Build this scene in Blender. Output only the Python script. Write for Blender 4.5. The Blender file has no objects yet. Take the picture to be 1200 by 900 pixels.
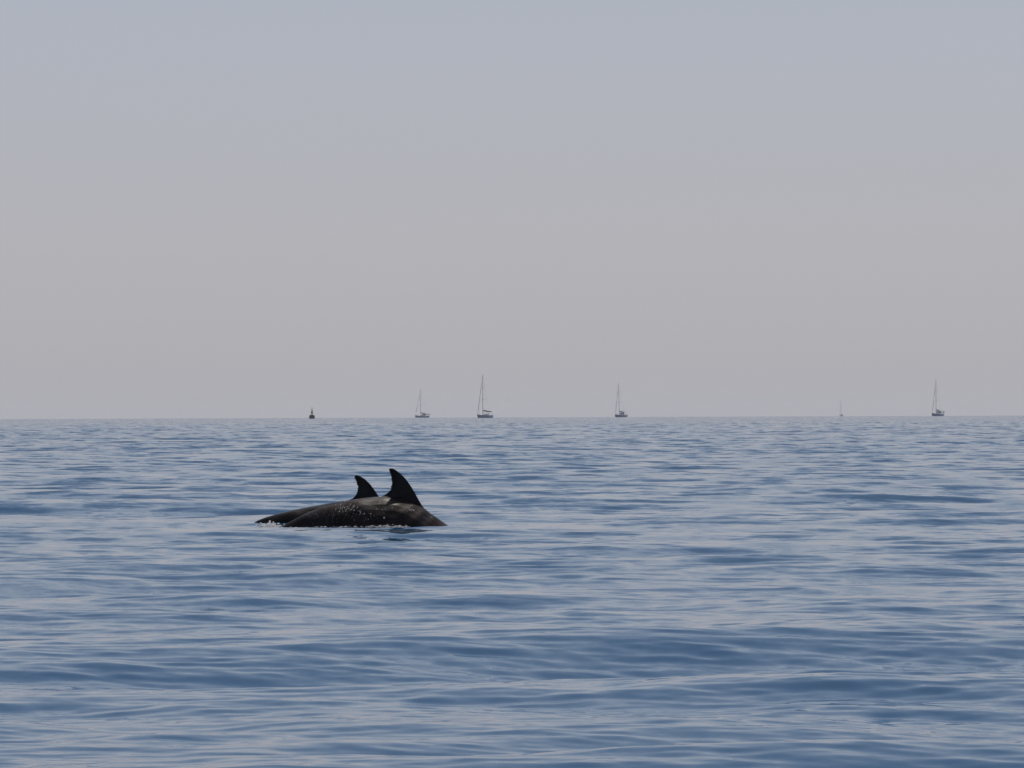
import bpy, bmesh, math, random
import numpy as np
from mathutils import Vector, Matrix

sc = bpy.context.scene
R = math.radians
random.seed(7)
rng = np.random.RandomState(11)

# ------------------------------------------------------------------ camera
CAM_Z = 0.88                    # eye height above the sea, from a low boat
LENS = 180.0
PITCH = 36.3 / 6000.0
ROLL = 4.0 / 1200.0
EARTH = 7.4e6                   # radius with mean refraction
cam_d = bpy.data.cameras.new('camera')
cam_d.lens = LENS
cam_d.sensor_width = 36.0
cam_d.clip_start = 0.1
cam_d.clip_end = 40000.0
cam = bpy.data.objects.new('camera', cam_d)
sc.collection.objects.link(cam)
fwd = Vector((0, math.cos(PITCH), math.sin(PITCH)))
r0 = Vector((1, 0, 0)); u0 = Vector((0, -math.sin(PITCH), math.cos(PITCH)))
right = r0 * math.cos(ROLL) - u0 * math.sin(ROLL)
up = u0 * math.cos(ROLL) + r0 * math.sin(ROLL)
M = Matrix((right, up, -fwd)).transposed().to_4x4()
M.translation = Vector((0, 0, CAM_Z))
cam.matrix_world = M
sc.camera = cam

def at(px, py, D):
    """world point seen at photo pixel (1200x900) on the upright plane y = D"""
    d = right * ((px - 600) / 6000) + up * ((450 - py) / 6000) + fwd
    t = D / d.y
    return Vector((0, 0, CAM_Z)) + d * t

# ------------------------------------------------------------------ light
SUN_EL, SUN_AZ = R(62), R(9)   # azimuth from +Y (the view) towards +X
SKY_STRENGTH = 0.10
sc.view_settings.view_transform = 'Standard'
sc.view_settings.look = 'None'
sc.view_settings.exposure = -0.66
sc.view_settings.gamma = 1.0
sc.view_settings.use_curve_mapping = False
sc.cycles.use_denoising = True
sc.cycles.volume_bounces = 2
sc.cycles.max_bounces = 6

sun_d = bpy.data.lights.new('sun', 'SUN')
sun_d.energy = 4.5
sun_d.angle = R(0.5)
sun_d.color = (1.0, 0.93, 0.83)
sun = bpy.data.objects.new('sun', sun_d)
sc.collection.objects.link(sun)
sdir = Vector((math.sin(SUN_AZ) * math.cos(SUN_EL), math.cos(SUN_AZ) * math.cos(SUN_EL), math.sin(SUN_EL)))
sun.rotation_euler = sdir.to_track_quat('Z', 'Y').to_euler()

world = bpy.data.worlds.new('World')
sc.world = world
world.use_nodes = True
wt = world.node_tree; wt.nodes.clear()
def wn(t, **k):
    n = wt.nodes.new(t)
    for a, b in k.items(): setattr(n, a, b)
    return n
def wl(a, b): wt.links.new(a, b)
tc = wn('ShaderNodeTexCoord')
sep = wn('ShaderNodeSeparateXYZ'); wl(tc.outputs['Generated'], sep.inputs[0])
cl = wn('ShaderNodeMath', operation='MAXIMUM'); wl(sep.outputs[2], cl.inputs[0]); cl.inputs[1].default_value = 0.002
cmb = wn('ShaderNodeCombineXYZ'); wl(sep.outputs[0], cmb.inputs[0]); wl(sep.outputs[1], cmb.inputs[1]); wl(cl.outputs[0], cmb.inputs[2])
sky = wn('ShaderNodeTexSky', sky_type='NISHITA')
sky.sun_disc = False
sky.sun_elevation = SUN_EL
sky.sun_rotation = SUN_AZ
sky.altitude = 0
sky.air_density = 1.0; sky.dust_density = 1.8; sky.ozone_density = 1.2
wl(cmb.outputs[0], sky.inputs[0])
# marine haze layer: thick and greyish low down, thinning upwards
ex = wn('ShaderNodeMath', operation='MULTIPLY'); wl(cl.outputs[0], ex.inputs[0]); ex.inputs[1].default_value = -6.5
ee = wn('ShaderNodeMath', operation='EXPONENT'); wl(ex.outputs[0], ee.inputs[0])
fm = wn('ShaderNodeMath', operation='MULTIPLY'); wl(ee.outputs[0], fm.inputs[0]); fm.inputs[1].default_value = 0.92
# colour of the haze layer itself drifts from a warm grey at the horizon to a blue grey
rampf = wn('ShaderNodeMapRange'); wl(cl.outputs[0], rampf.inputs[0])
rampf.inputs[1].default_value = 0.0; rampf.inputs[2].default_value = 0.08
hz = wn('ShaderNodeValToRGB'); wl(rampf.outputs[0], hz.inputs[0])
cr = hz.color_ramp
cr.interpolation = 'B_SPLINE'
cr.elements[0].position = 0.0; cr.elements[0].color = (0.562, 0.554, 0.604, 1)
cr.elements[1].position = 1.0; cr.elements[1].color = (0.63, 0.665, 0.85, 1)
e0 = cr.elements.new(0.25); e0.color = (0.640, 0.634, 0.685, 1)
e = cr.elements.new(0.52); e.color = (0.652, 0.657, 0.750, 1)
hs = wn('ShaderNodeVectorMath', operation='SCALE'); wl(hz.outputs[0], hs.inputs[0]); hs.inputs['Scale'].default_value = 12.0
mx = wn('ShaderNodeMix', data_type='RGBA')
wl(fm.outputs[0], mx.inputs[0]); wl(sky.outputs[0], mx.inputs[6]); wl(hs.outputs[0], mx.inputs[7])
bg = wn('ShaderNodeBackground'); wl(mx.outputs[2], bg.inputs[0]); bg.inputs[1].default_value = SKY_STRENGTH
wo = wn('ShaderNodeOutputWorld'); wl(bg.outputs[0], wo.inputs[0])

# ------------------------------------------------------------------ helpers
def tag(o, label=None, cat=None, group=None, kind=None):
    if label: o['label'] = label
    if cat: o['category'] = cat
    if group: o['group'] = group
    if kind: o['kind'] = kind
    return o

def empty(name, loc, rz=0.0, rx=0.0):
    o = bpy.data.objects.new(name, None)
    sc.collection.objects.link(o)
    o.location = loc; o.rotation_euler = (rx, 0, rz)
    o.empty_display_size = 0.3
    return o

def link_mesh(name, me, mat=None, parent=None, smooth=True):
    if mat: me.materials.append(mat)
    if smooth:
        me.polygons.foreach_set('use_smooth', [True] * len(me.polygons))
    o = bpy.data.objects.new(name, me)
    sc.collection.objects.link(o)
    if parent: o.parent = parent
    return o

def bm_obj(name, bm, mat, parent=None, smooth=True):
    bmesh.ops.recalc_face_normals(bm, faces=bm.faces)
    me = bpy.data.meshes.new(name); bm.to_mesh(me); bm.free()
    return link_mesh(name, me, mat, parent, smooth)

def loft(bm, rings, close_ends=True):
    """rings: list of lists of Vectors (same count), joined into a skin"""
    vr = [[bm.verts.new(p) for p in r] for r in rings]
    n = len(vr[0])
    for a, b in zip(vr[:-1], vr[1:]):
        for i in range(n):
            j = (i + 1) % n
            bm.faces.new((a[i], a[j], b[j], b[i]))
    if close_ends:
        bm.faces.new(list(reversed(vr[0]))); bm.faces.new(vr[-1])
    return vr

def tube(bm, a, b, ra, rb=None, n=8):
    a = Vector(a); b = Vector(b); rb = ra if rb is None else rb
    d = (b - a).normalized()
    s = d.cross(Vector((0, 0, 1)) if abs(d.z) < 0.9 else Vector((0, 1, 0))).normalized()
    t = d.cross(s)
    loft(bm, [[c + (s * math.cos(2 * math.pi * i / n) + t * math.sin(2 * math.pi * i / n)) * r for i in range(n)]
              for c, r in ((a, ra), (b, rb))])

def path_tube(bm, pts, rs, n=8):
    for (a, b), (ra, rb) in zip(zip(pts[:-1], pts[1:]), zip(rs[:-1], rs[1:])):
        tube(bm, a, b, ra, rb, n)

def box(bm, c, s, taper=1.0):
    x, y, z = s[0] / 2, s[1] / 2, s[2] / 2
    rings = []
    for k, f in ((-1, 1.0), (1, taper)):
        rings.append([Vector((c[0] + sx * x * f, c[1] + sy * y * f, c[2] + k * z)) for sx, sy in ((-1, -1), (1, -1), (1, 1), (-1, 1))])
    loft(bm, rings)

def principled(name, col, rough=0.5, spec=0.5, metal=0.0, noise=0.0, scale=5.0, coat=0.0, bump=0.0, bscale=40.0):
    m = bpy.data.materials.new(name); m.use_nodes = True
    nt = m.node_tree; b = nt.nodes['Principled BSDF']
    b.inputs['Base Color'].default_value = (*col, 1)
    b.inputs['Roughness'].default_value = rough
    b.inputs['Specular IOR Level'].default_value = spec
    b.inputs['Metallic'].default_value = metal
    b.inputs['Coat Weight'].default_value = coat
    co = nt.nodes.new('ShaderNodeTexCoord')
    if noise:
        n = nt.nodes.new('ShaderNodeTexNoise'); n.inputs['Scale'].default_value = scale; n.inputs['Detail'].default_value = 6
        nt.links.new(co.outputs['Object'], n.inputs['Vector'])
        r = nt.nodes.new('ShaderNodeValToRGB'); nt.links.new(n.outputs['Fac'], r.inputs[0])
        r.color_ramp.elements[0].position = 0.3; r.color_ramp.elements[1].position = 0.7
        r.color_ramp.elements[0].color = (*[c * (1 - noise) for c in col], 1)
        r.color_ramp.elements[1].color = (*[min(1, c * (1 + noise)) for c in col], 1)
        nt.links.new(r.outputs[0], b.inputs['Base Color'])
    if bump:
        n2 = nt.nodes.new('ShaderNodeTexNoise'); n2.inputs['Scale'].default_value = bscale; n2.inputs['Detail'].default_value = 3
        nt.links.new(co.outputs['Object'], n2.inputs['Vector'])
        bp = nt.nodes.new('ShaderNodeBump'); bp.inputs['Strength'].default_value = 1.0; bp.inputs['Distance'].default_value = bump
        nt.links.new(n2.outputs['Fac'], bp.inputs['Height']); nt.links.new(bp.outputs[0], b.inputs['Normal'])
    return m

# ------------------------------------------------------------------ the sea
def spectrum():
    comps = []
    def band(l0, l1, n, slope, mean, spread):
        for k in range(n):
            lam = math.exp(rng.uniform(math.log(l0), math.log(l1)))
            th = mean + rng.normal() * spread
            s = slope * math.sqrt(2.0 / n) * rng.uniform(0.6, 1.35)
            k_ = 2 * math.pi / lam
            # travelling towards the camera (-Y), turned by th
            comps.append((lam, k_ * math.sin(th), -k_ * math.cos(th), s / k_, rng.uniform(0, 2 * math.pi), slope))
    band(5.0, 11.0, 12, 0.013, R(14), R(14))
    band(1.6, 5.0, 40, 0.040, R(8), R(22))
    band(0.55, 1.6, 56, 0.040, R(2), R(30))
    band(0.20, 0.55, 56, 0.033, R(-6), R(36))
    band(0.08, 0.20, 40, 0.036, R(-14), R(40))
    # open-water swell that only stands up well outside the lee where the animals are
    band(22.0, 44.0, 14, 0.013, R(10), R(22))
    return comps
COMPS = spectrum()

DOLPHIN_XY = (-1.15, 40.8)
def calm(x, y):
    """the smooth slick the two animals leave round themselves"""
    dx = (x - DOLPHIN_XY[0]) / 1.9; dy = (y - DOLPHIN_XY[1]) / 2.6
    return 1.0 - 0.62 * np.exp(-(dx * dx + dy * dy) ** 2)

def patches(x, y):
    """cat's paws: slow change of ripple strength over the surface"""
    g = (np.sin(0.55 * x + 0.21 * y + 1.0 + 1.3 * np.sin(0.11 * y + 0.4)) + np.sin(-0.37 * x + 0.33 * y + 2.2)
         + np.sin(0.9 * x - 0.13 * y + 0.3) + np.sin(0.07 * x + 0.093 * y) ) / 4.0
    return 1.0 + 0.28 * g

def displace(x, y, dy):
    H = np.zeros_like(x); DX = np.zeros_like(x); DY = np.zeros_like(x)
    lost = np.zeros_like(dy)
    pt = patches(x, y); cm = calm(x, y)
    for lam, kx, ky, a, ph, sl in COMPS:
        w = np.clip((lam / dy - 2.2) / 1.6, 0, 1)
        k = 2 * math.pi / lam
        lost = lost + 0.5 * (a * k) ** 2 * (1 - w * w)
        sel = w > 0
        if not sel.any(): continue
        i = np.nonzero(sel)[0]; i0, i1 = i[0], i[-1] + 1
        xx = x[i0:i1]; yy = y[i0:i1]; ww = w[i0:i1]
        m = cm[i0:i1] if lam > 1.6 else cm[i0:i1] * pt[i0:i1]
        p = kx * xx + ky * yy + ph
        A = a * ww * m
        if lam > 20: A = A * np.clip((yy - 350.0) / 900.0, 0, 1)
        c = np.cos(p); s = np.sin(p)
        H[i0:i1] += A * c
        q = 0.9
        DX[i0:i1] -= q * A * s * kx / k
        DY[i0:i1] -= q * A * s * ky / k
    # rings and bow ripple pushed out by the two bodies
    ex = np.maximum(np.abs(x - DOLPHIN_XY[0]) - 0.62, 0); ey = np.abs(y - DOLPHIN_XY[1]) * 0.8
    r = np.sqrt(ex * ex + ey * ey)
    env = np.exp(-r / 0.75) * (r > 0.02)
    if env.max() > 1e-3:
        H += 0.0085 * env * np.sin(2 * math.pi * (r / 0.34 + 0.10 * np.sin(3.1 * x + 1.7 * y)))
        H += 0.0045 * env * np.sin(2 * math.pi * (r / 0.15 + 0.15 * np.sin(5.3 * x - 2.2 * y)))
    return H, DX, DY, lost

def water_height(x, y):
    xa = np.array([[float(x)]]); ya = np.array([[float(y)]]); dy = np.array([[max(0.004, 0.0015 * y)]])
    H, DX, DY, _ = displace(xa, ya, dy)
    return float(H[0, 0]) - (x * x + y * y) / (2 * EARTH)

def build_sea():
    ys = list(np.linspace(-40, 6.0, 40)) + list(np.linspace(6.5, 9.5, 12))
    y = 9.6
    while y < 520: ys.append(y); y *= 1.00152
    r = 1.0020
    while y < 3900: ys.append(y); y += min(y * (r - 1), 8.0); r = min(1.009, r + 0.000025)
    while y < 9000: ys.append(y); y += 14.0
    ys = np.array(ys)
    u = np.concatenate([-np.geomspace(1.6, 0.14, 18)[:-1], np.linspace(-0.14, 0.14, 372), np.geomspace(0.14, 1.6, 18)[1:]])
    g = np.where(ys > 9.5, ys, 9.5 + 0 * ys)
    X = u[None, :] * g[:, None]
    Y = np.repeat(ys[:, None], len(u), axis=1)
    dyr = np.gradient(ys)[:, None]
    H, DX, DY, lost = displace(X, Y, dyr)
    Z = H - (X * X + Y * Y) / (2 * EARTH)
    X2 = X + DX; Y2 = Y + DY
    nr, nc = X.shape
    co = np.stack([X2, Y2, Z], axis=-1).reshape(-1, 3).astype(np.float32)
    idx = np.arange(nr * nc).reshape(nr, nc)
    q = np.stack([idx[:-1, :-1], idx[:-1, 1:], idx[1:, 1:], idx[1:, :-1]], axis=-1).reshape(-1, 4).astype(np.int32)
    me = bpy.data.meshes.new('sea')
    me.vertices.add(len(co)); me.vertices.foreach_set('co', co.ravel())
    me.loops.add(q.size); me.loops.foreach_set('vertex_index', q.ravel())
    me.polygons.add(len(q))
    me.polygons.foreach_set('loop_start', np.arange(0, q.size, 4, dtype=np.int32))
    me.polygons.foreach_set('use_smooth', np.ones(len(q), dtype=bool))
    me.update(calc_edges=True)
    at_ = me.attributes.new('fine_slope', 'FLOAT', 'POINT')
    lostv = np.repeat(np.sqrt(lost), nc, axis=1) * calm(X, Y)
    at_.data.foreach_set('value', lostv.astype(np.float32).ravel())
    print('sea quads', len(q))
    return me

def sea_material():
    m = bpy.data.materials.new('sea_water'); m.use_nodes = True
    nt = m.node_tree; b = nt.nodes['Principled BSDF']; L = nt.links.new
    def N(t, **k):
        n = nt.nodes.new(t)
        for a, c in k.items(): setattr(n, a, c)
        return n
    b.inputs['Base Color'].default_value = (0.002, 0.062, 0.150, 1)
    b.inputs['IOR'].default_value = 1.333
    b.inputs['Roughness'].default_value = 0.04
    geo = N('ShaderNodeNewGeometry')
    at_ = N('ShaderNodeAttribute', attribute_name='fine_slope')
    def slope(scale, stretch, detail, seed):
        mp = N('ShaderNodeMapping'); L(geo.outputs['Position'], mp.inputs['Vector'])
        mp.inputs['Scale'].default_value = (stretch, 1, 1); mp.inputs['Location'].default_value = (seed, seed * 2, 0)
        mp.inputs['Rotation'].default_value = (0, 0, R(5))
        n = N('ShaderNodeTexNoise'); n.inputs['Scale'].default_value = scale; n.inputs['Detail'].default_value = detail
        n.inputs['Roughness'].default_value = 0.6
        L(mp.outputs[0], n.inputs['Vector'])
        s = N('ShaderNodeVectorMath', operation='SUBTRACT'); L(n.outputs['Color'], s.inputs[0]); s.inputs[1].default_value = (0.5, 0.5, 0.5)
        return s.outputs[0]
    # ripples too fine for the mesh, always there
    fine = slope(11.0, 0.8, 3, 3.0)
    f2 = N('ShaderNodeVectorMath', operation='MULTIPLY'); L(fine, f2.inputs[0]); f2.inputs[1].default_value = (0.10, 0.14, 0.0)
    # waves the mesh leaves out with distance, weighted by what is missing
    mid = slope(1.7, 0.75, 4, 9.0)
    m2 = N('ShaderNodeVectorMath', operation='MULTIPLY'); L(mid, m2.inputs[0]); m2.inputs[1].default_value = (9.0, 20.0, 0.0)
    m3 = N('ShaderNodeVectorMath', operation='SCALE'); L(m2.outputs[0], m3.inputs[0]); L(at_.outputs['Fac'], m3.inputs['Scale'])
    ad = N('ShaderNodeVectorMath', operation='ADD'); L(f2.outputs[0], ad.inputs[0]); L(m3.outputs[0], ad.inputs[1])
    ad2 = N('ShaderNodeVectorMath', operation='ADD'); L(ad.outputs[0], ad2.inputs[0]); L(geo.outputs['Normal'], ad2.inputs[1])
    nm = N('ShaderNodeVectorMath', operation='NORMALIZE'); L(ad2.outputs[0], nm.inputs[0])
    L(nm.outputs[0], b.inputs['Normal'])
    return m

sea = link_mesh('sea', build_sea(), sea_material(), smooth=False)
tag(sea, kind='structure')

# ------------------------------------------------------------------ dolphins
def catmull(pts, n):
    """resample a polyline of (a, b, ...) tuples smoothly, n samples a span"""
    P = [np.array(p, dtype=float) for p in pts]
    P = [2 * P[0] - P[1]] + P + [2 * P[-1] - P[-2]]
    out = []
    for i in range(1, len(P) - 2):
        for k in range(n):
            t = k / n
            out.append(0.5 * ((2 * P[i]) + (-P[i - 1] + P[i + 1]) * t + (2 * P[i - 1] - 5 * P[i] + 4 * P[i + 1] - P[i + 2]) * t * t
                              + (-P[i - 1] + 3 * P[i] - 3 * P[i + 1] + P[i + 2]) * t ** 3))
    out.append(P[-2])
    return out

def fin_rings(lead, trail, y0, n=30, thick=0.15, flare=0.0, to=None):
    """dorsal fin from its two edges (lists of world x, z from base to tip)"""
    g = 0.004                                     # the later smoothing eats about this much of the edge
    lead = [(a + g, b + g * 0.6) for a, b in lead]; trail = [(a - g * 0.7, b + g * 0.4) for a, b in trail]
    L_ = catmull(lead, 8); T_ = catmull(trail, 8)
    def pick(c, s):
        f = s * (len(c) - 1); i = min(int(f), len(c) - 2); t = f - i
        return c[i] * (1 - t) + c[i + 1] * t
    rings = []
    for k in range(n):
        s = k / (n - 1)
        a = pick(L_, s); b = pick(T_, s)
        ch = math.hypot(*(a - b))
        th = thick * ch * (1.0 - 0.25 * s) + flare * (1 - s) ** 6
        ring = []
        m = 14
        for i in range(m):
            ang = 2 * math.pi * i / m
            c = (1 - math.cos(ang)) / 2           # 0 at the leading edge, 1 at the trailing one
            w = math.sin(ang) * (1 - 0.55 * c) * 1.1
            p = a * (1 - c) + b * c
            ring.append(Vector((p[0], y0 + w * th / 2, p[1])))
        rings.append(ring)
    return rings

def make_dolphin(name, D, top, lead, trail, label, width=0.92, yaw=0.0, seed=0.0, mat=None):
    """top: (px, py, depth_px, width_ratio) along the back from flukes to beak tip"""
    s = D / 6000.0
    base = at(452, 612, D); base.z = 0
    def W(px, py):
        p = at(px, py, D)
        return (p.x - base.x, p.z)
    prof = catmull([(*W(a, b), d * s, w) for a, b, d, w in top], 7)
    bm = bmesh.new()
    rings = []
    n = len(prof)
    for i, (x, z, d, w) in enumerate(prof):
        a = prof[max(0, i - 2)]; b = prof[min(n - 1, i + 2)]
        t = Vector((b[0] - a[0], 0, b[1] - a[1])).normalized()
        nrm = Vector((-t.z, 0, t.x))
        c = Vector((x, 0, z)) - nrm * d / 2
        ring = []
        for k in range(28):
            an = 2 * math.pi * k / 28
            cz, cy = math.cos(an), math.sin(an)
            # a slightly keeled back, full flanks
            ww = w * d / 2 * cy * (1.0 - 0.10 * max(0, cz) ** 2)
            ring.append(c + nrm * (d / 2 * cz) + Vector((0, ww, 0)))
        rings.append(ring)
    loft(bm, rings)
    # dorsal fin
    loft(bm, fin_rings([W(*p) for p in lead], [W(*p) for p in trail], 0.0, flare=0.07))
    # flukes: two swept blades on the end of the tail stock
    x0, z0, d0, _ = prof[2]; x1, z1 = prof[8][0], prof[8][1]
    t = Vector((x0 - x1, 0, z0 - z1)).normalized()
    nrm = Vector((t.z, 0, -t.x))
    root = Vector((x0, 0, z0)) - nrm * 0.0 + Vector((0, 0, -d0 * 0.5))
    for sg in (-1, 1):
        rg = []
        for k in range(8):
            f = k / 7
            c = root + t * (0.02 + 0.13 * f ** 1.4) + Vector((0, sg * (0.30 * f), 0))
            ch = 0.17 * (1 - f) ** 0.7 + 0.02
            rg.append([c + t * (ch * (math.cos(2 * math.pi * i / 10) * 0.5)) + nrm * (0.028 * (1 - 0.6 * f) * 0.5 * math.sin(2 * math.pi * i / 10)) for i in range(10)])
        loft(bm, rg)
    # flippers low on the chest
    ip = int(n * 0.80)
    x, z, d, w = prof[ip]; xb, zb = prof[ip + 4][0], prof[ip + 4][1]
    t = Vector((xb - x, 0, zb - z)).normalized(); nrm = Vector((-t.z, 0, t.x))
    for sg in (-1, 1):
        rg = []
        for k in range(8):
            f = k / 7
            c = Vector((x, 0, z)) - nrm * (d * 0.78 + 0.16 * f) - t * (0.05 + 0.22 * f ** 1.3) + Vector((0, sg * (w * d * 0.32 + 0.20 * f), 0))
            ch = 0.15 * (1 - f) ** 0.6 + 0.015
            rg.append([c + t * (ch * 0.5 * math.cos(2 * math.pi * i / 10)) + nrm * (0.03 * (1 - 0.6 * f) * 0.5 * math.sin(2 * math.pi * i / 10)) for i in range(10)])
        loft(bm, rg)
    bmesh.ops.recalc_face_normals(bm, faces=bm.faces)
    me = bpy.data.meshes.new(name); bm.to_mesh(me); bm.free()
    tmp = bpy.data.objects.new('tmp', me); sc.collection.objects.link(tmp)
    md = tmp.modifiers.new('r', 'REMESH'); md.mode = 'VOXEL'; md.voxel_size = 0.0065; md.use_smooth_shade = True
    ms = tmp.modifiers.new('s', 'SMOOTH'); ms.factor = 0.5; ms.iterations = 4
    dg = bpy.context.evaluated_depsgraph_get()
    me2 = bpy.data.meshes.new_from_object(tmp.evaluated_get(dg))
    bpy.data.objects.remove(tmp)
    me2.name = name
    # low muscle relief so that the flanks are not a perfect loft
    co = np.empty(len(me2.vertices) * 3, dtype=np.float32); me2.vertices.foreach_get('co', co); co = co.reshape(-1, 3)
    no = np.empty(len(me2.vertices) * 3, dtype=np.float32); me2.vertices.foreach_get('normal', no); no = no.reshape(-1, 3)
    f = (np.sin(co[:, 0] * 9 + seed) * np.sin(co[:, 2] * 14 + 1.3 * seed) * 0.0015
         + np.sin(co[:, 0] * 23 + co[:, 2] * 31 + seed) * 0.0022 + np.sin(co[:, 0] * 41 - co[:, 2] * 57 + 2 * seed) * 0.0011)
    f *= np.clip(np.abs(co[:, 1]) / 0.06, 0, 1)
    co = co + no * f[:, None]
    me2.vertices.foreach_set('co', co.ravel()); me2.update()
    me2.materials.clear()
    o = link_mesh(name, me2, mat)
    o.location = (base.x, D, 0)
    o.rotation_euler = (0, 0, yaw)
    tag(o, label, 'dolphin', 'two dolphins surfacing side by side')
    return o

def skin_material(name, lo, hi, film, rough, spec):
    m = bpy.data.materials.new(name); m.use_nodes = True
    nt = m.node_tree; b = nt.nodes['Principled BSDF']; L = nt.links.new
    def N(t, **k):
        n = nt.nodes.new(t)
        for a, c in k.items(): setattr(n, a, c)
        return n
    co = N('ShaderNodeTexCoord')
    mp = N('ShaderNodeMapping'); L(co.outputs['Object'], mp.inputs[0]); mp.inputs['Scale'].default_value = (1, 1, 2.2)
    n = N('ShaderNodeTexNoise'); n.inputs['Scale'].default_value = 7; n.inputs['Detail'].default_value = 7; L(mp.outputs[0], n.inputs[0])
    r = N('ShaderNodeValToRGB'); L(n.outputs['Fac'], r.inputs[0])
    r.color_ramp.elements[0].position = 0.32; r.color_ramp.elements[0].color = (*lo, 1)
    r.color_ramp.elements[1].position = 0.72; r.color_ramp.elements[1].color = (*hi, 1)
    L(r.outputs[0], b.inputs['Base Color'])
    b.inputs['Roughness'].default_value = rough
    b.inputs['Specular IOR Level'].default_value = spec
    # the film of water runs off in patches and beads up: that is where it glitters
    n4 = N('ShaderNodeTexNoise'); n4.inputs['Scale'].default_value = 9; n4.inputs['Detail'].default_value = 4; L(co.outputs['Object'], n4.inputs[0])
    mk = N('ShaderNodeMapRange'); L(n4.outputs['Fac'], mk.inputs[0]); mk.inputs[1].default_value = 0.47; mk.inputs[2].default_value = 0.60
    mk.inputs[3].default_value = 0.0; mk.inputs[4].default_value = film
    L(mk.outputs[0], b.inputs['Coat Weight'])
    b.inputs['Coat Roughness'].default_value = 0.05
    b.inputs['Coat IOR'].default_value = 1.33
    n2 = N('ShaderNodeTexNoise'); n2.inputs['Scale'].default_value = 70; n2.inputs['Detail'].default_value = 2; L(co.outputs['Object'], n2.inputs[0])
    bp = N('ShaderNodeBump'); bp.inputs['Strength'].default_value = 1; bp.inputs['Distance'].default_value = 0.007; L(n2.outputs['Fac'], bp.inputs['Height'])
    L(bp.outputs[0], b.inputs['Coat Normal'])
    bp2 = N('ShaderNodeBump'); bp2.inputs['Strength'].default_value = 0.5; bp2.inputs['Distance'].default_value = 0.002; L(n2.outputs['Fac'], bp2.inputs['Height'])
    L(bp2.outputs[0], b.inputs['Normal'])
    return m
SKIN_NEAR = skin_material('wet_grey_skin', (0.013, 0.0095, 0.010), (0.034, 0.023, 0.021), 0.35, 0.40, 0.08)
SKIN_FAR = skin_material('wet_black_skin', (0.008, 0.007, 0.008), (0.016, 0.012, 0.011), 0.15, 0.25, 0.12)

near = make_dolphin('dolphin', 40.4,
    [(252, 676, 9, .55), (270, 660, 14, .42), (290, 643, 20, .45), (315, 624, 29, .52), (340, 611, 40, .62), (360, 601, 50, .72), (380, 593.6, 60, .8),
     (411, 586, 71, .86), (443, 582, 79, .9), (470, 584, 82, .92), (494, 594, 82, .94), (505, 601.6, 81, .95), (517, 610, 79, .95), (531, 620.5, 76, .95),
     (550, 640, 70, .96), (572, 664, 62, .96), (588, 684, 50, .96), (597, 700, 34, .95), (603, 713, 20, .95), (611, 726, 14, .95), (618, 739, 9, .95), (621, 745, 4, .95)],
    lead=[(512, 626), (505, 611), (500, 600.5), (495, 593.5), (491, 587), (487, 579.5), (482, 571), (476, 562.4), (470, 556), (464, 551.3), (460, 549.0), (457.4, 548.5)],
    trail=[(440, 610), (440, 596), (443, 585), (450, 580.5), (455.5, 576.5), (458.4, 572.4), (457.6, 570.6), (459.2, 568), (459.0, 563), (458.2, 558), (456.9, 553.8), (455.8, 551.2), (456.0, 549.4)],
    label='larger dark dolphin nearer the camera with the tall right-hand dorsal fin', mat=SKIN_NEAR, seed=1.0)
far = make_dolphin('dolphin', 41.7,
    [(244, 690, 9, .55), (258, 668, 14, .42), (272, 645, 20, .45), (283, 627, 27, .5), (296, 613.4, 34, .58), (310, 606.6, 42, .66), (330, 601, 49, .74), (350, 596.2, 56, .8),
     (382, 590.2, 65, .86), (410, 586.2, 71, .9), (436, 588, 74, .92), (458, 596, 74, .94), (478, 609, 72, .95), (495, 625, 68, .95), (516, 650, 62, .96),
     (534, 672, 54, .96), (547, 692, 42, .96), (554, 706, 28, .95), (560, 718, 16, .95), (567, 730, 10, .95), (571, 738, 4, .95)],
    lead=[(466, 612), (458, 600), (450, 590), (444.5, 583), (441, 578), (437, 572), (432.5, 566.5), (427, 561.4), (421.5, 558), (418.5, 556.9), (416.6, 556.8)],
    trail=[(400, 606), (403, 594), (408.5, 586.6), (414, 583.6), (417.2, 579.8), (418.9, 575), (419.3, 570), (418.0, 568.4), (418.3, 565.8), (416.4, 562.4), (415.1, 560), (415.4, 558)],
    label='smaller dark dolphin just behind, its shorter left-hand dorsal fin hooked back', mat=SKIN_FAR, seed=4.0)

# ------------------------------------------------------------------ foam and drops
def mat_foam(name, k):
    m = bpy.data.materials.new(name); m.use_nodes = True
    nt = m.node_tree; b = nt.nodes['Principled BSDF']; out = nt.nodes['Material Output']
    b.inputs['Base Color'].default_value = (0.92, 0.92, 0.93, 1); b.inputs['Roughness'].default_value = 0.3
    tr = nt.nodes.new('ShaderNodeBsdfTranslucent'); tr.inputs[0].default_value = (0.95, 0.95, 0.95, 1)
    mix = nt.nodes.new('ShaderNodeMixShader'); mix.inputs[0].default_value = k
    nt.links.new(b.outputs[0], mix.inputs[1]); nt.links.new(tr.outputs[0], mix.inputs[2]); nt.links.new(mix.outputs[0], out.inputs[0])
    return m
FOAM = mat_foam('white_foam', 0.5)
GLINT_DROPS = mat_foam('glint_white', 0.85)  # white colour stands in for sun sparkle on the wet skin

def blob(bm, c, r, sq=(1, 1, 1)):
    m = Matrix.Translation(c) @ Matrix.Rotation(random.uniform(0, 6.3), 4, 'Z') @ Matrix.Diagonal((r * sq[0], r * sq[1], r * sq[2], 1))
    res = bmesh.ops.create_icosphere(bm, subdivisions=1, radius=1.0, matrix=m)
    for v in res['verts']:
        v.co += Vector((random.uniform(-1, 1), random.uniform(-1, 1), random.uniform(-1, 1))) * r * 0.18

def on_water(px, D):
    p = at(px, 600, D)
    return Vector((p.x, D, water_height(p.x, D)))

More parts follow.
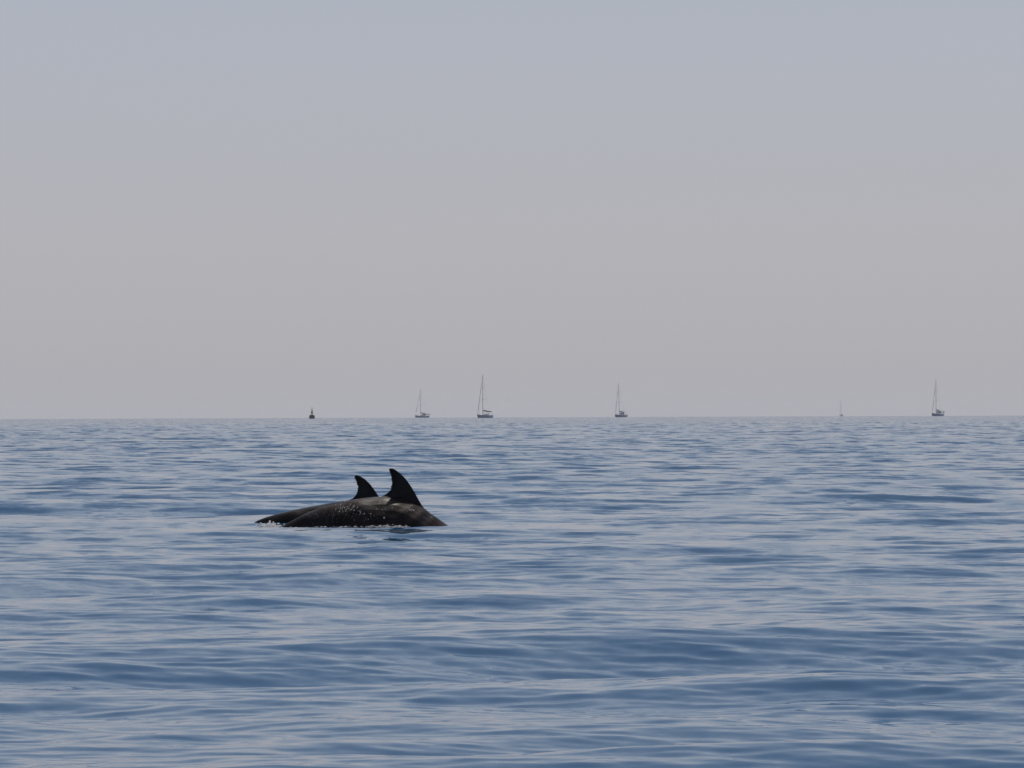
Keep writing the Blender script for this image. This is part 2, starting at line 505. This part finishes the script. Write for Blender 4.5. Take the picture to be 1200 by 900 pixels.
# white water thrown along the waterline of the near animal
bm = bmesh.new()
def dep(px, D0, halfw):
    return D0 - halfw
for k in range(1100):                      # frothy patch where the far tail stock slides under
    px = 306 + 50 * random.random() ** 1.2 if k % 3 else random.gauss(316, 6)
    lift = abs(random.gauss(0.0, 0.015)) * (1.2 if px < 322 else 0.55)
    D = random.gauss(40.55, 0.09)
    c = on_water(px, D); c.z += lift + 0.009
    blob(bm, c, random.uniform(0.0025, 0.007), (1.9, 1.2, 0.8))
foam_a = bm_obj('sea_foam', bm, FOAM)
tag(foam_a, 'white froth where the two tail stocks slide under at the left', 'foam', kind='stuff')
bm = bmesh.new()
CLUMPS = [random.uniform(350, 400) for _ in range(5)] + [random.uniform(398, 476) for _ in range(14)]
for k in range(560):                      # broken line of foam at the near flank
    px = random.gauss(random.choice(CLUMPS), 3.0) if k % 2 else random.triangular(345, 485, 425)
    D = 40.4 - 0.27 - abs(random.gauss(0, 0.05)) + 0.14 * max(0, (400 - px) / 60)
    c = on_water(px, D); c.z += random.random() ** 4 * 0.022 + 0.001
    blob(bm, c, random.uniform(0.002, 0.005), (3.2, 1.2, 0.6))
for k in range(18):
    px = 527 + 34 * random.random() ** 1.8
    c = on_water(px, 40.4 + random.gauss(0, 0.12)); c.z += 0.001
    blob(bm, c, random.uniform(0.0025, 0.006), (2.4, 1.2, 0.5))
foam_b = bm_obj('sea_foam', bm, FOAM)
tag(foam_b, 'thin broken line of white foam along the waterline of the nearer dolphin', 'foam', kind='stuff')

# drops of spray on the near dolphin's wet flank, coloured white to paint in sun glints
dg = bpy.context.evaluated_depsgraph_get()
bm = bmesh.new()
inv = near.matrix_world.inverted()
bpy.context.view_layer.update()
inv = near.matrix_world.inverted()
cnt = 0
while cnt < 260:
    u_ = random.random()
    if cnt < 45: px, py, rr = random.gauss(407, 6), random.gauss(595, 3.4), 0.0010 + 0.0028 * random.random() ** 1.8
    elif cnt < 75: px, py, rr = random.gauss(428, 13), random.gauss(603, 4), 0.0010 + 0.0032 * random.random() ** 2.5
    elif cnt < 82: px, py, rr = random.gauss(484, 3), random.gauss(598, 0.8), random.uniform(0.0014, 0.0036)
    elif cnt < 88: px, py, rr = random.uniform(440, 500), random.uniform(592, 610), random.uniform(0.001, 0.0026)
    else: px, py, rr = random.triangular(342, 440, 380), random.gauss(600, 6), random.uniform(0.0006, 0.0013)
    org = Vector((0, 0, CAM_Z)); d = (at(px, py, 40) - org).normalized()
    ok, loc, nrm, _ = near.ray_cast(inv @ org, inv.to_3x3() @ d)
    cnt += 1
    if ok:
        blob(bm, loc + nrm * rr * 0.4, rr, (random.uniform(.8, 1.6), 1, random.uniform(1.0, 2.6)))
drops = bm_obj('glint_drops', bm, GLINT_DROPS, near)
tag(drops, kind='stuff')

# ------------------------------------------------------------------ yachts
M_MAST = principled('mast_alloy_hazed', (0.30, 0.30, 0.33), 0.5)  # alloy colour lightened, distance haze painted in
M_WIRE = principled('rigging_wire', (0.18, 0.18, 0.20), 0.5, metal=0.5)
M_DECK = principled('deck_white', (0.70, 0.70, 0.68), 0.5, noise=0.05)
M_GLASS = principled('tinted_glass', (0.02, 0.025, 0.03), 0.08, coat=1.0)
M_CANVAS_B = principled('canvas_blue', (0.05, 0.07, 0.16), 0.9, noise=0.2)
M_CANVAS_G = principled('canvas_green', (0.07, 0.085, 0.05), 0.9, noise=0.2)
M_SAIL = principled('furled_sail', (0.42, 0.42, 0.43), 0.8, noise=0.1)
M_TRIM = principled('antifoul', (0.03, 0.03, 0.05), 0.6)
M_RUB = principled('dinghy_rubber', (0.45, 0.46, 0.47), 0.6)

def sea_z(x, y): return 0.06 - (x * x + y * y) / (2 * EARTH)

def yacht(px, D, L, mast_h, heading, hullcol, label, canvas, boom_swing=0.0, hood=True, bimini=False, dinghy=False, small=False, heel=0.0):
    """bow along local +X; heading turns it about Z"""
    p = at(px, 488, D)
    root = empty('sailing_yacht', (p.x, D, sea_z(p.x, D)), heading, 0)
    root.rotation_euler = (heel, 0, heading)
    tag(root, label, 'sailboat', 'sailing yachts along the horizon')
    hm = principled('hull_paint_hazed', hullcol, 0.25, coat=0.4, noise=0.05)  # hull colours are paled to paint in part of the sea haze
    B = L * 0.32; fb = L * 0.086
    # hull
    bm = bmesh.new(); rings = []
    for i in range(15):
        t = i / 14
        x = -L / 2 + L * t
        w = (B / 2) * (0.72 + 0.28 * math.sin(min(1, t / 0.45) * math.pi / 2)) if t < 0.45 else (B / 2) * math.cos((t - 0.45) / 0.55 * math.pi / 2) ** 0.75
        w = max(w, 0.03)
        sh = fb * (1.0 + 0.22 * (2 * t - 0.8) ** 2)
        dr = 0.45 * math.sin(math.pi * min(1, t * 0.92 + 0.06))
        rr = 0.06 * L * max(0, t - 0.85) / 0.15
        rings.append([Vector((x + rr * f2, s_ * w * f, z)) for s_, f, z, f2 in
                      ((-1, 1.0, sh, 1), (-1, 0.97, sh * 0.5, .5), (-1, 0.86, 0.02, 0), (-1, 0.45, -dr * .8, -.6), (1, 0.45, -dr * .8, -.6), (1, 0.86, 0.02, 0), (1, 0.97, sh * 0.5, .5), (1, 1.0, sh, 1))])
    loft(bm, rings)
    hull = bm_obj('hull', bm, hm, root, smooth=False)
    bm = bmesh.new(); tube(bm, (-L * .05, 0, -0.3), (-L * .05, 0, -1.9), 0.5, 0.25); bm_obj('keel', bm, M_TRIM, hull)
    # mast with spreaders
    mx = L * 0.10
    bm = bmesh.new(); tube(bm, (mx, 0, fb), (mx, 0, mast_h), 0.11, 0.07, 10)
    mast = bm_obj('mast', bm, M_MAST, root)
    # coachroof
    bm = bmesh.new()
    rg = []
    for t, w, h in ((-.16, .26, 0.42), (-.05, .27, .50), (.08, .24, .46), (.20, .16, .30), (.27, .08, .06)):
        rg.append([Vector((L * t, -w * B, fb)), Vector((L * t, -w * B * .85, fb + h)), Vector((L * t, w * B * .85, fb + h)), Vector((L * t, w * B, fb))])
    loft(bm, rg)
    cab = bm_obj('cabin', bm, M_DECK, root, smooth=False)
    if small: return root
    for sg in (-1, 1):
        bm = bmesh.new()
        for t in (-.10, 0.0, .10):
            box(bm, (L * t, sg * (B * .25), fb + .27), (L * .07, .06, .14))
        bm_obj('window', bm, M_GLASS, cab, smooth=False)
    for h in (0.42, 0.68):
        bm = bmesh.new()
        zz = mast_h * h; sl = B * (0.30 if h < .5 else .22)
        for sg in (-1, 1): tube(bm, (mx, 0, zz), (mx - .12, sg * sl, zz + .06), 0.05, 0.035, 6)
        bm_obj('spreader', bm, M_MAST, mast)
    # boom with stowed sail
    bz = fb + 1.35; bl = L * 0.36
    tip = Vector((mx - bl * math.cos(boom_swing), bl * math.sin(boom_swing), bz - .05))
    bm = bmesh.new(); tube(bm, (mx - .1, 0, bz), tip, 0.08, 0.07, 8); bm_obj('boom', bm, M_MAST, root)
    bm = bmesh.new()
    pts = [Vector((mx - .12, 0, bz + .55)), Vector((mx - .3, 0, bz + .35)).lerp(tip, .12) + Vector((0, 0, .20)), Vector((mx, 0, bz)).lerp(tip, .5) + Vector((0, 0, .22)), tip + Vector((0, 0, .12))]
    path_tube(bm, pts, (0.13, .21, .18, .09), 8)
    bm_obj('sail_cover', bm, canvas, root)
    # stays; the headsail is rolled round the forestay
    bow = Vector((L * .52, 0, fb * 1.3)); top = Vector((mx + .05, 0, mast_h * .97))
    bm = bmesh.new(); path_tube(bm, [bow, bow.lerp(top, .12), bow.lerp(top, .55), bow.lerp(top, .92), top], (.02, .10, .085, .05, .02), 8)
    bm_obj('furled_headsail', bm, M_SAIL, root)
    bm = bmesh.new(); tube(bm, (-L * .49, 0, fb * 1.1), (mx - .05, 0, mast_h * .99), .009, .009, 5); bm_obj('backstay', bm, M_WIRE, root)
    for sg in (-1, 1):
        bm = bmesh.new()
        path_tube(bm, [Vector((mx - .1, sg * B * .46, fb)), Vector((mx - .12, sg * B * .30, mast_h * .42)), Vector((mx - .12, sg * B * .22, mast_h * .68)), Vector((mx, 0, mast_h * .95))], (.009,) * 4, 5)
        bm_obj('shroud', bm, M_WIRE, root)
    # rails
    bm = bmesh.new()
    for sg in (-1, 1):
        xs = [-.46, -.30, -.15, .0, .15, .30, .42, .50]
        prev = None
        for t in xs:
            ww = B / 2 * (.80 if t < -.3 else 1.0 if t < .1 else .8 if t < .2 else .55 if t < .35 else .28 if t < .45 else .03)
            a = Vector((L * t, sg * ww * .95, fb)); b = a + Vector((0, 0, .62))
            tube(bm, a, b, .016, .016, 5)
            if prev: tube(bm, prev, b, .012, .012, 4)
            prev = b
    bm_obj('guard_rail', bm, M_WIRE, root)
    if hood:
        bm = bmesh.new(); rg = []
        for t, h, w in ((-.10, .50, .24), (-.14, 1.05, .25), (-.20, 1.15, .26), (-.22, 1.10, .26)):
            rg.append([Vector((L * t, -w * B, fb + .25)), Vector((L * t, -w * B * .85, fb + h)), Vector((L * t, w * B * .85, fb + h)), Vector((L * t, w * B, fb + .25))])
        loft(bm, rg); bm_obj('sprayhood', bm, canvas, root, smooth=False)
    if bimini:
        bm = bmesh.new(); box(bm, (-L * .36, 0, fb + 1.95), (L * .16, B * .62, .10), .9)
        bi = bm_obj('bimini', bm, M_DECK, root, smooth=False)
        for sx in (-.42, -.30):
            bm = bmesh.new()
            path_tube(bm, [Vector((L * sx, sg * B * f, fb + h)) for sg, f, h in ((-1, .30, 0), (-1, .28, 1.88), (1, .28, 1.88), (1, .30, 0))], (.02,) * 4, 5)
            bm_obj('bimini_hoop', bm, M_WIRE, bi)
    if dinghy:
        bm = bmesh.new()
        z = fb + .9
        path_tube(bm, [Vector((-L * .53, -1.3, z)), Vector((-L * .53, .9, z)), Vector((-L * .56, 1.3, z + .1)), Vector((-L * .62, .9, z)), Vector((-L * .62, -1.3, z))], (.2, .2, .2, .2, .2), 8)
        bm_obj('dinghy', bm, M_RUB, root)
        for yy in (-.9, .9):
            bm = bmesh.new(); tube(bm, (-L * .47, yy, fb), (-L * .60, yy, z + .5), .04, .04, 6)
            bm_obj('davit', bm, M_WIRE, root)
    # wheel
    bm = bmesh.new()
    N_ = 14
    pts = [Vector((-L * .36, .45 * math.cos(2 * math.pi * k / N_), fb + .75 + .45 * math.sin(2 * math.pi * k / N_))) for k in range(N_ + 1)]
    path_tube(bm, pts, (.025,) * (N_ + 1), 5)
    tube(bm, (-L * .35, 0, fb), (-L * .35, 0, fb + .8), .09, .07, 8)
    bm_obj('helm_wheel', bm, M_WIRE, root)
    return root

LEFT = math.pi          # bow to the left of the picture
yacht(494.0, 3000, 12.5, 17.2, LEFT + R(57), (0.40, 0.40, 0.48), 'faint yacht with a pale awning aft, leftmost of the sailboats beside the buoy', M_CANVAS_G, R(12), True, True, True, heel=R(-1.5))
yacht(567.3, 1960, 11.5, 16.9, LEFT + R(66), (0.34, 0.34, 0.44), 'tallest yacht, green sail cover on a boom pointing right', M_CANVAS_G, R(32), False, False, False)
yacht(727.0, 2490, 12.0, 16.9, LEFT + R(66), (0.22, 0.21, 0.31), 'dark hulled yacht with bare mast just right of the middle of the horizon', M_CANVAS_B, R(10), True, True, False, heel=R(1.5))
yacht(1098.0, 2370, 12.5, 17.0, LEFT + R(66), (0.24, 0.27, 0.40), 'yacht with pale cabin above a dark hull at the far right', M_CANVAS_B, R(6), True, True, True)
yacht(985.8, 5300, 11.0, 17.0, LEFT + R(72), (0.3, 0.3, 0.33), 'faintest, most distant yacht, a mere thin mast left of the far right yacht', M_CANVAS_B, R(5), True, False, False)

# ------------------------------------------------------------------ buoy
def buoy():
    D = 1650.0
    p = at(365.6, 488, D)
    root = empty('navigation_buoy', (p.x, D, sea_z(p.x, D)))
    tag(root, 'small dark navigation buoy with a yellowish lattice tower, left on the horizon', 'buoy')
    dark = principled('buoy_dark', (0.05, 0.042, 0.025), 0.5, noise=0.3, scale=2)
    yel = principled('buoy_yellow', (0.62, 0.46, 0.03), 0.5, noise=0.25, scale=2)
    bm = bmesh.new()
    prof = [(-.9, .6), (-.3, .85), (.0, .92), (.85, .90), (1.15, .72), (1.3, .45)]
    n = 24
    loft(bm, [[Vector((r * math.cos(2 * math.pi * i / n), r * math.sin(2 * math.pi * i / n), z)) for i in range(n)] for z, r in prof])
    bm_obj('float', bm, dark, root, smooth=False)
    bm = bmesh.new()
    for k in range(4):
        a = math.pi / 4 + k * math.pi / 2
        tube(bm, (.48 * math.cos(a), .48 * math.sin(a), 1.15), (.24 * math.cos(a), .24 * math.sin(a), 2.75), .05, .045, 6)
        b = a + math.pi / 2
        for z0, z1 in ((1.25, 1.75), (1.75, 2.25), (2.25, 2.7)):
            f0 = .48 - .15 * (z0 - 1.15); f1 = .48 - .15 * (z1 - 1.15)
            tube(bm, (f0 * math.cos(a), f0 * math.sin(a), z0), (f1 * math.cos(b), f1 * math.sin(b), z1), .03, .03, 5)
    bm_obj('lattice_tower', bm, yel, root)
    bm = bmesh.new(); tube(bm, (0, 0, 1.7), (0, 0, 2.4), .26, .26, 12); bm_obj('radar_reflector', bm, dark, root)
    bm = bmesh.new(); tube(bm, (0, 0, 2.72), (0, 0, 2.80), .34, .34, 12); bm_obj('platform', bm, dark, root)
    bm = bmesh.new(); tube(bm, (0, 0, 2.80), (0, 0, 3.12), .13, .11, 12); bm_obj('lantern', bm, yel, root)
    bm = bmesh.new()
    for a in (R(45), R(-45)):
        c, s = math.cos(a), math.sin(a)
        tube(bm, (-.28 * c, 0, 3.42 - .28 * s), (.28 * c, 0, 3.42 + .28 * s), .05, .05, 6)
    tube(bm, (0, 0, 3.1), (0, 0, 3.42), .03, .03, 6)
    bm_obj('topmark', bm, yel, root)
buoy()

# ------------------------------------------------------------------ haze
bm = bmesh.new()
box(bm, (0, 4450, 7.0), (30400, 9300, 29.0))
haze = bm_obj('haze', bm, None, None, smooth=False)
hm = bpy.data.materials.new('haze_air'); hm.use_nodes = True
nt = hm.node_tree; nt.nodes.clear()
pv = nt.nodes.new('ShaderNodeVolumePrincipled')
pv.inputs['Color'].default_value = (0.97, 0.97, 0.97, 1)
pv.inputs['Density'].default_value = 0.00006
pv.inputs['Anisotropy'].default_value = 0.3
mo = nt.nodes.new('ShaderNodeOutputMaterial'); nt.links.new(pv.outputs[0], mo.inputs['Volume'])
haze.data.materials.append(hm)
tag(haze, 'pale sea haze filling the air out to the horizon', 'haze', kind='stuff')
